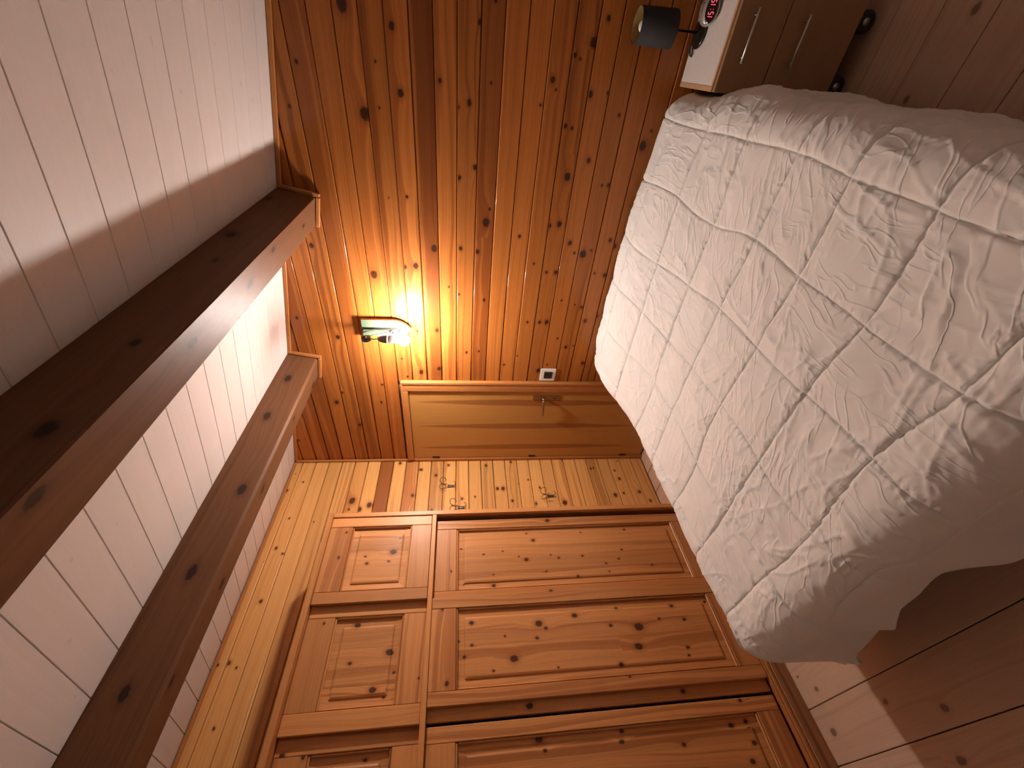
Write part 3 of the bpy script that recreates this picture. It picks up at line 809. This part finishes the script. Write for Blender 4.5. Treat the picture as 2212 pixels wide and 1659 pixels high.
# puckers running out from the seams
pk = np.sin(A_ * 150 + 9 * vnoise(A_ * 9, B_ * 9, 91)) * np.exp(-gb * 5.5) + np.sin(B_ * 150 + 9 * vnoise(A_ * 9, B_ * 9, 92)) * np.exp(-ga * 5.5)
wr += 0.0016 * pk * sst(vnoise(A_ * 7, B_ * 7, 93), 0.3, 0.7)
wr += 0.007 * (vnoise(A_ * 7, B_ * 7, 31) - 0.5) + 0.003 * (vnoise(A_ * 19, B_ * 19, 32) - 0.5)
disp = disp + wr * (0.4 + 0.6 * puff)
disp = disp * (1 - 0.9 * sideoff)
# displace along the normal
Pm = np.stack([px_, py_, pz_], -1)
du = np.gradient(Pm, axis=0); dv = np.gradient(Pm, axis=1)
Nm = np.cross(du, dv); Nm /= np.linalg.norm(Nm, axis=-1, keepdims=True) + 1e-12
if Nm[na // 2, nb_ // 2, 2] < 0: Nm = -Nm
Pm = Pm + Nm * disp[..., None]
Pm[..., 1] = np.minimum(Pm[..., 1], -0.004)
Pm[..., 2] = np.maximum(Pm[..., 2], 0.03)
lim = 2.670 + 0.2 * sst(-Pm[..., 1], 0.40, 0.50)
Pm[..., 0] = np.minimum(Pm[..., 0], lim)
idx = np.arange(na * nb_).reshape(na, nb_)
quads = np.stack([idx[:-1, :-1], idx[:-1, 1:], idx[1:, 1:], idx[1:, :-1]], -1).reshape(-1, 4)
me = bpy.data.meshes.new('quilt')
me.from_pydata(Pm.reshape(-1, 3).tolist(), [], quads.tolist())
cu_ = np.stack([(A_ + wob - 2.56) / CX, (B_ + wob2 + 0.46) / CY, 1 - 0.85 * sideoff], -1)
at_ = me.attributes.new('cuv', 'FLOAT_VECTOR', 'POINT'); at_.data.foreach_set('vector', cu_.astype(np.float32).ravel())
smooth(me); me.update()
if me.polygons[len(me.polygons) // 2].normal.z < 0: me.flip_normals()
quilt = link('quilt', me, M['cotton'])
sd_ = quilt.modifiers.new('thickness', 'SOLIDIFY'); sd_.thickness = 0.012; sd_.offset = -1
tag(quilt, 'white stitched quilt with wrinkles spread over the whole bed', 'quilt')

# ================================================================ WALL LAMP
M['plate'] = plain('pale_green_board', (0.085, 0.115, 0.068), 0.6, noise_amt=0.12, nscale=30)
M['plate_edge'] = plain('raw_board_edge', (0.42, 0.20, 0.07), 0.6)
M['sock'] = plain('grey_porcelain', (0.12, 0.09, 0.08), 0.5)
M['ring'] = plain('white_ring', (0.8, 0.78, 0.74), 0.4)
m, t, b = new_mat('lit_bulb')
b.inputs['Base Color'].default_value = (1, 1, 1, 1)
b.inputs['Emission Color'].default_value = BULB_COLOR + (1,)
b.inputs['Emission Strength'].default_value = BULB_STRENGTH
M['bulb'] = m
wl = empty('wall_lamp', (1.31, -0.001, 1.945))
tag(wl, 'rustic wall lamp with a lit bare bulb on a pale green board', 'wall lamp')
WLI = Matrix.Translation(-wl.location)
def lc(o): o.parent = wl; o.matrix_parent_inverse = WLI; return o
pts = [(1.250, 2.245), (1.368, 2.245), (1.370, 2.05)] + [tuple(p)[:2] for p in [(1.368, 2.03), (1.360, 2.005), (1.346, 1.98), (1.328, 1.958), (1.310, 1.942), (1.292, 1.958), (1.274, 1.98), (1.260, 2.005), (1.252, 2.03)]] + [(1.250, 2.05)]
bm = bmesh.new()
fr = [bm.verts.new((x, -0.040, z)) for x, z in pts]; bk = [bm.verts.new((x, -0.022, z)) for x, z in pts]
bm.faces.new(fr); bm.faces.new(list(reversed(bk)))
for i in range(len(pts)):
    j = (i + 1) % len(pts); f = bm.faces.new((fr[j], fr[i], bk[i], bk[j])); f.material_index = 1
bp = lc(bm_obj('back_board', bm, M['plate'])); bp.data.materials.append(M['plate_edge'])
box('mounting_block', bp, (1.285, -0.0218, 2.06), (1.335, -0.0012, 2.19), M['plate_edge'], 0.001)
BC = Vector((1.338, -0.214, 1.972))
bar = lc(box('bracket_bar', None, (1.302, -0.046, 1.998), (1.316, -0.0402, 2.238), M['iron'], 0.001))
for zc in (2.062, 2.010):
    bm = bmesh.new()
    add_tube(bm, [(1.290 + 0.012 * math.cos(a), -0.0475, zc + 0.010 * math.sin(a)) for a in [k * math.pi / 6 for k in range(12)]], 0.003, 6, True)
    bm_obj('screw_eye', bm, M['iron'], bar, True)
bm = bmesh.new()
add_tube(bm, [(1.309, -0.044, 2.235), (1.318, -0.09, 2.232), (1.336, -0.214, 2.205)], 0.0055, 8)
add_tube(bm, [(1.309, -0.047, 2.16), (1.322, -0.11, 2.222)], 0.0035, 8)
lc(bm_obj('arm', bm, M['iron'], None, True))
# chain from the board up to the arm
c0, c1_ = Vector((1.296, -0.050, 2.066)), Vector((1.336, -0.185, 2.205))
nl = 12
ch = lc(empty('chain', c0)); ch.matrix_parent_inverse = WLI
CI = Matrix.Translation(-c0)
dirv = (c1_ - c0).normalized()
s1 = dirv.cross(Vector((0, 0, 1))).normalized(); s2 = dirv.cross(s1)
for k in range(nl):
    p = c0 + (c1_ - c0) * ((k + 0.5) / nl)
    hl = (c1_ - c0).length / nl * 0.70
    sd = s1 if k % 2 else s2
    ring = [p + dirv * (hl * math.cos(a)) + sd * (0.0052 * math.sin(a)) for a in [j * math.pi / 6 for j in range(12)]]
    o = tube('chain_link', None, ring, 0.0016, M['iron'], 6, True)
    o.parent = ch; o.matrix_parent_inverse = CI
# pulley hung at the end of the arm
pc = Vector((1.343, -0.214, 2.184))
rotp = Matrix.Rotation(math.radians(90), 4, 'Y')
pul = lc(lathe('pulley', None, [(0.010, -0.009), (0.027, -0.009), (0.027, -0.005), (0.020, -0.001), (0.020, 0.001), (0.027, 0.005), (0.027, 0.009), (0.010, 0.009)], M['iron'], pc, 24, rotp))
ax = bmesh.new(); add_tube(ax, [pc + Vector((-0.014, 0, 0)), pc + Vector((0.014, 0, 0))], 0.006, 10)
bm_obj('axle', ax, M['ring'], pul, True)
tube('strap', pul, [pc + Vector((0.013, 0, 0)), pc + Vector((0.012, 0, 0.018)), pc + Vector((0, 0, 0.030)), pc + Vector((-0.012, 0, 0.018)), pc + Vector((-0.013, 0, 0))], 0.0025, M['iron'])
lc(tube('flex', None, [(BC.x + 0.006, BC.y, 2.116), (BC.x + 0.004, BC.y - 0.003, 2.14), (BC.x + 0.006, BC.y - 0.001, 2.160)], 0.003, M['iron']))
so = lc(lathe('lamp_holder', None, [(0.006, 2.118), (0.012, 2.113), (0.019, 2.100), (0.0225, 2.082), (0.0235, 2.062), (0.0235, 2.018), (0.021, 2.012)], M['sock'], (BC.x + 0.004, BC.y, 0), 28))
lathe('collar', so, [(0.0238, 2.066), (0.0258, 2.064), (0.0258, 2.058), (0.0238, 2.056)], M['ring'], (BC.x + 0.004, BC.y, 0), 28, cap=False)
prof = [(0.012, 2.018), (0.014, 2.010)]
for k in range(3, 17):
    a = math.pi * k / 17
    prof.append((0.036 * math.sin(a), BC.z - 0.004 + 0.036 * math.cos(a)))
prof.append((0.004, BC.z - 0.040))
lc(lathe('bulb', None, prof, M['bulb'], (BC.x, BC.y, 0), 24))

# ================================================================ LIGHT SWITCH
M['whiteplastic'] = plain('white_plastic', (0.78, 0.75, 0.71), 0.35)
M['blackplastic'] = plain('black_plastic', (0.02, 0.02, 0.02), 0.35)
sw = empty('light_switch', (0.925, -0.001, 0.93))
tag(sw, 'white light switch with a black rocker beside the door frame', 'light switch')
SI = Matrix.Translation(-sw.location)
for o in (box('switch_plate', None, (0.872, -0.010, 0.932), (0.982, -0.0012, 1.046), M['whiteplastic'], 0.003),
          box('rocker', None, (0.898, -0.0145, 0.957), (0.927, -0.0102, 1.018), M['blackplastic'], 0.0015),
          box('rocker', None, (0.928, -0.0140, 0.957), (0.957, -0.0102, 1.018), M['blackplastic'], 0.0015)):
    o.parent = sw; o.matrix_parent_inverse = SI

# ================================================================ COAT HOOKS
M['steel'] = plain('grey_steel', (0.30, 0.30, 0.31), 0.4, 0.9)
M['wire'] = plain('brown_wire', (0.10, 0.075, 0.055), 0.45, 0.6)
def coat_hook(yc, zc, label):
    h = empty('coat_hook', (0.001, yc, zc))
    tag(h, label, 'coat hook', 'wire coat hooks on the left wall')
    box('plate', h, (0.0, -0.010, -0.024), (0.004, 0.010, 0.024), M['steel'], 0.001)
    for zs in (-0.016, 0.016):
        bmx = bmesh.new(); add_tube(bmx, [(0.004, 0, zs), (0.0062, 0, zs)], 0.004, 10); bm_obj('screw', bmx, M['wire'], h, True)
    for sgn in (-1, 1):
        # the big loop for a hat stands out and bends back on itself
        p = bez((0.006, sgn * 0.007, -0.020), (0.006, sgn * 0.007, 0.02), (0.012, sgn * 0.016, 0.042), 4)
        for k in range(1, 15):
            a = -0.6 + 2 * math.pi * k / 15
            p.append(Vector((0.040 + 0.036 * (-math.cos(a)), sgn * (0.020 + 0.006 * math.sin(a) + 0.022 * (k / 15)), 0.060 + 0.024 * math.sin(a))))
        tube('hat_loop', h, p, 0.0021, M['wire'], 6)
        p = [Vector((0.006, sgn * 0.007, 0.0)), Vector((0.006, sgn * 0.008, -0.024))] + bez((0.010, sgn * 0.010, -0.034), (0.030, sgn * 0.020, -0.046), (0.034, sgn * 0.026, -0.022), 6)
        tube('lower_hook', h, p, 0.0021, M['wire'], 6)
    return h
coat_hook(-0.285, 1.695, 'wire coat hook high on the boards, nearest the door')
coat_hook(-0.405, 0.897, 'low wire coat hook on the boards, below the other two')
coat_hook(-0.487, 1.612, 'wire coat hook half hidden behind the edge of the wardrobe')

# ================================================================ NIGHTSTAND
M['veneer'] = wood('brown_veneer', (0.36, 0.215, 0.115), (0.31, 0.175, 0.088), (0.27, 0.145, 0.07), KN, rough=0.45, var=0.03, grain=0.5, heart_amt=0.2)
M['veneer_edge'] = wood('beech_edge', (0.60, 0.36, 0.20), (0.54, 0.30, 0.15), (0.50, 0.27, 0.13), KN, rough=0.45, var=0.03, grain=0.5, heart_amt=0.1)
M['topwhite'] = plain('white_laminate', (0.76, 0.72, 0.68), 0.4)
M['alu'] = plain('brushed_aluminium', (0.62, 0.60, 0.57), 0.32, 0.9)
M['rubber'] = plain('black_rubber', (0.025, 0.025, 0.027), 0.55)
ns = empty('nightstand', (2.865, -0.18, 0))
tag(ns, 'brown nightstand on castors with a white top and two drawers', 'nightstand')
NI = Matrix.Translation(-ns.location)
def ncd(o): o.parent = ns; o.matrix_parent_inverse = NI; return o
NX0, NX1, NY0, NY1, NT_ = 2.683, 3.045, -0.336, -0.020, 0.602
ncd(wbox('side_panel', None, (NX0, NY0 + 0.0005, 0.094), (NX0 + 0.019, NY1, NT_), 2, M['veneer_edge'], 0.001))
ncd(wbox('side_panel', None, (NX1 - 0.019, NY0 + 0.0005, 0.094), (NX1, NY1, NT_), 2, M['veneer_edge'], 0.001))
ncd(wbox('front_edge', None, (NX0 + 0.0195, NY0 + 0.0005, NT_ - 0.018), (NX1 - 0.0195, NY0 + 0.011, NT_), 0, M['veneer_edge'], 0.001))
ncd(box('top', None, (NX0 + 0.0195, NY0 + 0.0115, NT_ - 0.018), (NX1 - 0.0195, NY1, NT_ - 0.0006), M['topwhite'], 0.0005))
ncd(wbox('bottom', None, (NX0 + 0.0195, NY0 + 0.002, 0.095), (NX1 - 0.0195, NY1, 0.113), 0, M['veneer'], 0.001))
ncd(wbox('back', None, (NX0 + 0.0195, NY1 - 0.008, 0.1135), (NX1 - 0.0195, NY1 - 0.001, NT_ - 0.0185), 2, M['veneer'], 0.0))
for (z0_, z1_, hz) in ((0.399, 0.596, 0.534), (0.096, 0.395, 0.322)):
    dr = ncd(wbox('drawer', None, (NX0 + 0.001, NY0 - 0.017, z0_), (NX1 - 0.001, NY0 - 0.0005, z1_), 0, M['veneer'], 0.001, seed=12.0))
    bmx = bmesh.new()
    add_tube(bmx, [(2.783, NY0 - 0.040, hz), (2.950, NY0 - 0.040, hz)], 0.005, 10)
    for hx in (2.803, 2.930): add_tube(bmx, [(hx, NY0 - 0.0172, hz), (hx, NY0 - 0.040, hz)], 0.004, 8)
    bm_obj('bar_handle', bmx, M['alu'], dr, True)
ry = Matrix.Rotation(math.radians(90), 4, 'Y')
for cx_ in (2.745, 2.955):
    for cy_ in (-0.300, -0.075):
        w_ = ncd(lathe('castor', None, [(0.012, -0.014), (0.034, -0.014), (0.038, -0.009), (0.038, 0.009), (0.034, 0.014), (0.012, 0.014)], M['rubber'], (cx_, cy_, 0.0385), 24, Matrix.Rotation(math.radians(90), 4, 'X') if cy_ < -0.2 else ry))
        ah = Vector((0, 0.0155, 0)) if cy_ < -0.2 else Vector((0.0155, 0, 0))
        bmx = bmesh.new(); add_tube(bmx, [Vector((cx_, cy_, 0.0385)) - ah, Vector((cx_, cy_, 0.0385)) + ah], 0.014, 12); bm_obj('hub', bmx, M['alu'], w_, True)
        box('fork', w_, (cx_ - 0.018, cy_ - 0.010, 0.077), (cx_ + 0.018, cy_ + 0.022, 0.0935), M['rubber'], 0.004)

# ================================================================ TABLE LAMP
M['blackshade'] = plain('black_lampshade', (0.016, 0.016, 0.017), 0.8, noise_amt=0.1, nscale=200)
M['gold'] = plain('gold_lining', (0.62, 0.42, 0.15), 0.35, 0.7)
M['blackmetal'] = plain('black_gloss_metal', (0.012, 0.010, 0.009), 0.25)
M['offbulb'] = plain('unlit_white_bulb', (0.85, 0.83, 0.78), 0.3)
TL = (2.876, -0.086)
tl = empty('table_lamp', (TL[0], TL[1], NT_))
tag(tl, 'small unlit table lamp with a black drum shade lined in gold', 'table lamp')
lathe('base', tl, [(0.052, 0.0005), (0.056, 0.003), (0.056, 0.009), (0.050, 0.012), (0.008, 0.015), (0.005, 0.02)], M['blackmetal'], seg=40)
lathe('pole', tl, [(0.005, 0.0155), (0.005, 0.16), (0.010, 0.162), (0.013, 0.166), (0.013, 0.215), (0.010, 0.218)], M['blackmetal'], seg=16)
ZB, ZT = 0.132, 0.292
sh = lathe('shade', tl, [(0.0685, ZB), (0.0645, ZT), (0.0635, ZT), (0.0675, ZB), (0.0685, ZB)], M['blackshade'], seg=48, cap=False)
lathe('lining', sh, [(0.0630, ZT - 0.001), (0.0670, ZB + 0.001)], M['gold'], seg=48, cap=False)
for a in range(3):
    an = a * 2 * math.pi / 3
    tube('spider', sh, [(0.010 * math.cos(an), 0.010 * math.sin(an), 0.170), (0.066 * math.cos(an), 0.066 * math.sin(an), 0.165)], 0.0015, M['blackmetal'], 6)
prof = [(0.012, 0.2185), (0.013, 0.228)] + [(0.027 * math.sin(math.pi * k / 12), 0.256 - 0.027 * math.cos(math.pi * k / 12)) for k in range(3, 12)] + [(0.002, 0.283)]
lathe('light_bulb', tl, prof, M['offbulb'], seg=24)
tube('cord', tl, [(0.0, 0.054, 0.006), (-0.02, 0.060, 0.004), (-0.055, 0.056, 0.004), (-0.078, 0.040, 0.004), (-0.082, 0.022, 0.004), (-0.068, 0.018, 0.005), (-0.048, 0.032, 0.005)], 0.003, M['rubber'], 8)

# ================================================================ ALARM CLOCK
M['clockgrey'] = plain('silver_grey_plastic', (0.42, 0.39, 0.36), 0.28, 0.4)
m, t, b = new_mat('red_digits')
b.inputs['Base Color'].default_value = (0.2, 0.0, 0.01, 1)
b.inputs['Emission Color'].default_value = (1.0, 0.08, 0.12, 1)
b.inputs['Emission Strength'].default_value = 0.55
M['led'] = m
M['clockface'] = plain('dark_red_lens', (0.018, 0.006, 0.006), 0.18)
ck = empty('alarm_clock', (2.945, -0.178, NT_))
tag(ck, 'silver grey oval alarm clock with red digits on the nightstand', 'alarm clock')
# oval body: a flattened shell leaning back, front face cut off in a plane
bm = bmesh.new()
bmesh.ops.create_uvsphere(bm, u_segments=36, v_segments=20, radius=1.0)
for v in bm.verts: v.co = Vector((v.co.x * 0.055, v.co.y * 0.052 + 0.010, v.co.z * 0.034 + 0.029))
tilt = Vector((0.0, -math.cos(math.radians(32)), math.sin(math.radians(32))))
p0 = Vector((0, -0.020, 0.033))
bmesh.ops.bisect_plane(bm, geom=bm.verts[:] + bm.edges[:] + bm.faces[:], plane_co=p0, plane_no=tilt, clear_outer=True)
bmesh.ops.bisect_plane(bm, geom=bm.verts[:] + bm.edges[:] + bm.faces[:], plane_co=(0, 0, 0.0006), plane_no=(0, 0, -1), clear_outer=True)
bmesh.ops.holes_fill(bm, edges=[e for e in bm.edges if e.is_boundary])
body = bm_obj('case', bm, M['clockgrey'], ck, True)
CXv = Vector((1, 0, 0)); CYv = tilt.cross(CXv).normalized()
if CYv.z < 0: CYv = -CYv
cp = p0 + tilt * 0.0006
def face_pt(x, y, d=0.0): return cp + CXv * x + CYv * y + tilt * d
bm = bmesh.new()
ft = [bm.verts.new(face_pt(0.042 * math.cos(a), 0.020 * math.sin(a), 0.0016)) for a in [2 * math.pi * k / 40 for k in range(40)]]
fb = [bm.verts.new(face_pt(0.045 * math.cos(a), 0.0225 * math.sin(a), -0.0004)) for a in [2 * math.pi * k / 40 for k in range(40)]]
bm.faces.new(ft); bm.faces.new(list(reversed(fb)))
for k in range(40): bm.faces.new((fb[k], fb[(k + 1) % 40], ft[(k + 1) % 40], ft[k]))
face = bm_obj('display', bm, M['clockface'], ck)
SEG = {'1': 'bc', '5': 'afgcd', ':': ''}
def seg_bars(ch, x0):
    w, hh = 0.0075, 0.0095
    S = {'a': ((x0, hh), (x0 + w, hh)), 'g': ((x0, 0), (x0 + w, 0)), 'd': ((x0, -hh), (x0 + w, -hh)), 'f': ((x0, 0), (x0, hh)), 'b': ((x0 + w, 0), (x0 + w, hh)), 'e': ((x0, -hh), (x0, 0)), 'c': ((x0 + w, -hh), (x0 + w, 0))}
    if ch == ':':
        return [((x0 + 0.001, 0.0035), (x0 + 0.001, 0.0065)), ((x0 + 0.001, -0.0065), (x0 + 0.001, -0.0035))]
    return [S[c] for c in SEG[ch]]
x0 = -0.0315
for ch in '15:15':
    bm = bmesh.new()
    for (xa, ya), (xb, yb) in seg_bars(ch, x0):
        hor = abs(xb - xa) > abs(yb - ya)
        hw = 0.0011
        if hor: rect = [(xa + 0.0007, ya - hw), (xb - 0.0007, ya - hw), (xb - 0.0007, ya + hw), (xa + 0.0007, ya + hw)]
        else: rect = [(xa - hw, ya + 0.0007), (xa + hw, ya + 0.0007), (xa + hw, yb - 0.0007), (xa - hw, yb - 0.0007)]
        lo_ = [bm.verts.new(face_pt(x, y_, 0.0015)) for x, y_ in rect]; hi_ = [bm.verts.new(face_pt(x, y_, 0.0023)) for x, y_ in rect]
        bm.faces.new(hi_); bm.faces.new(list(reversed(lo_)))
        for k in range(4): bm.faces.new((lo_[k], lo_[(k + 1) % 4], hi_[(k + 1) % 4], hi_[k]))
    bm_obj('digit', bm, M['led'], face)
    x0 += 0.0075 if ch == ':' else 0.0145
box('snooze_button', ck, (-0.015, -0.002, 0.0615), (0.015, 0.016, 0.0650), M['clockgrey'], 0.002)

bpy.context.view_layer.update()
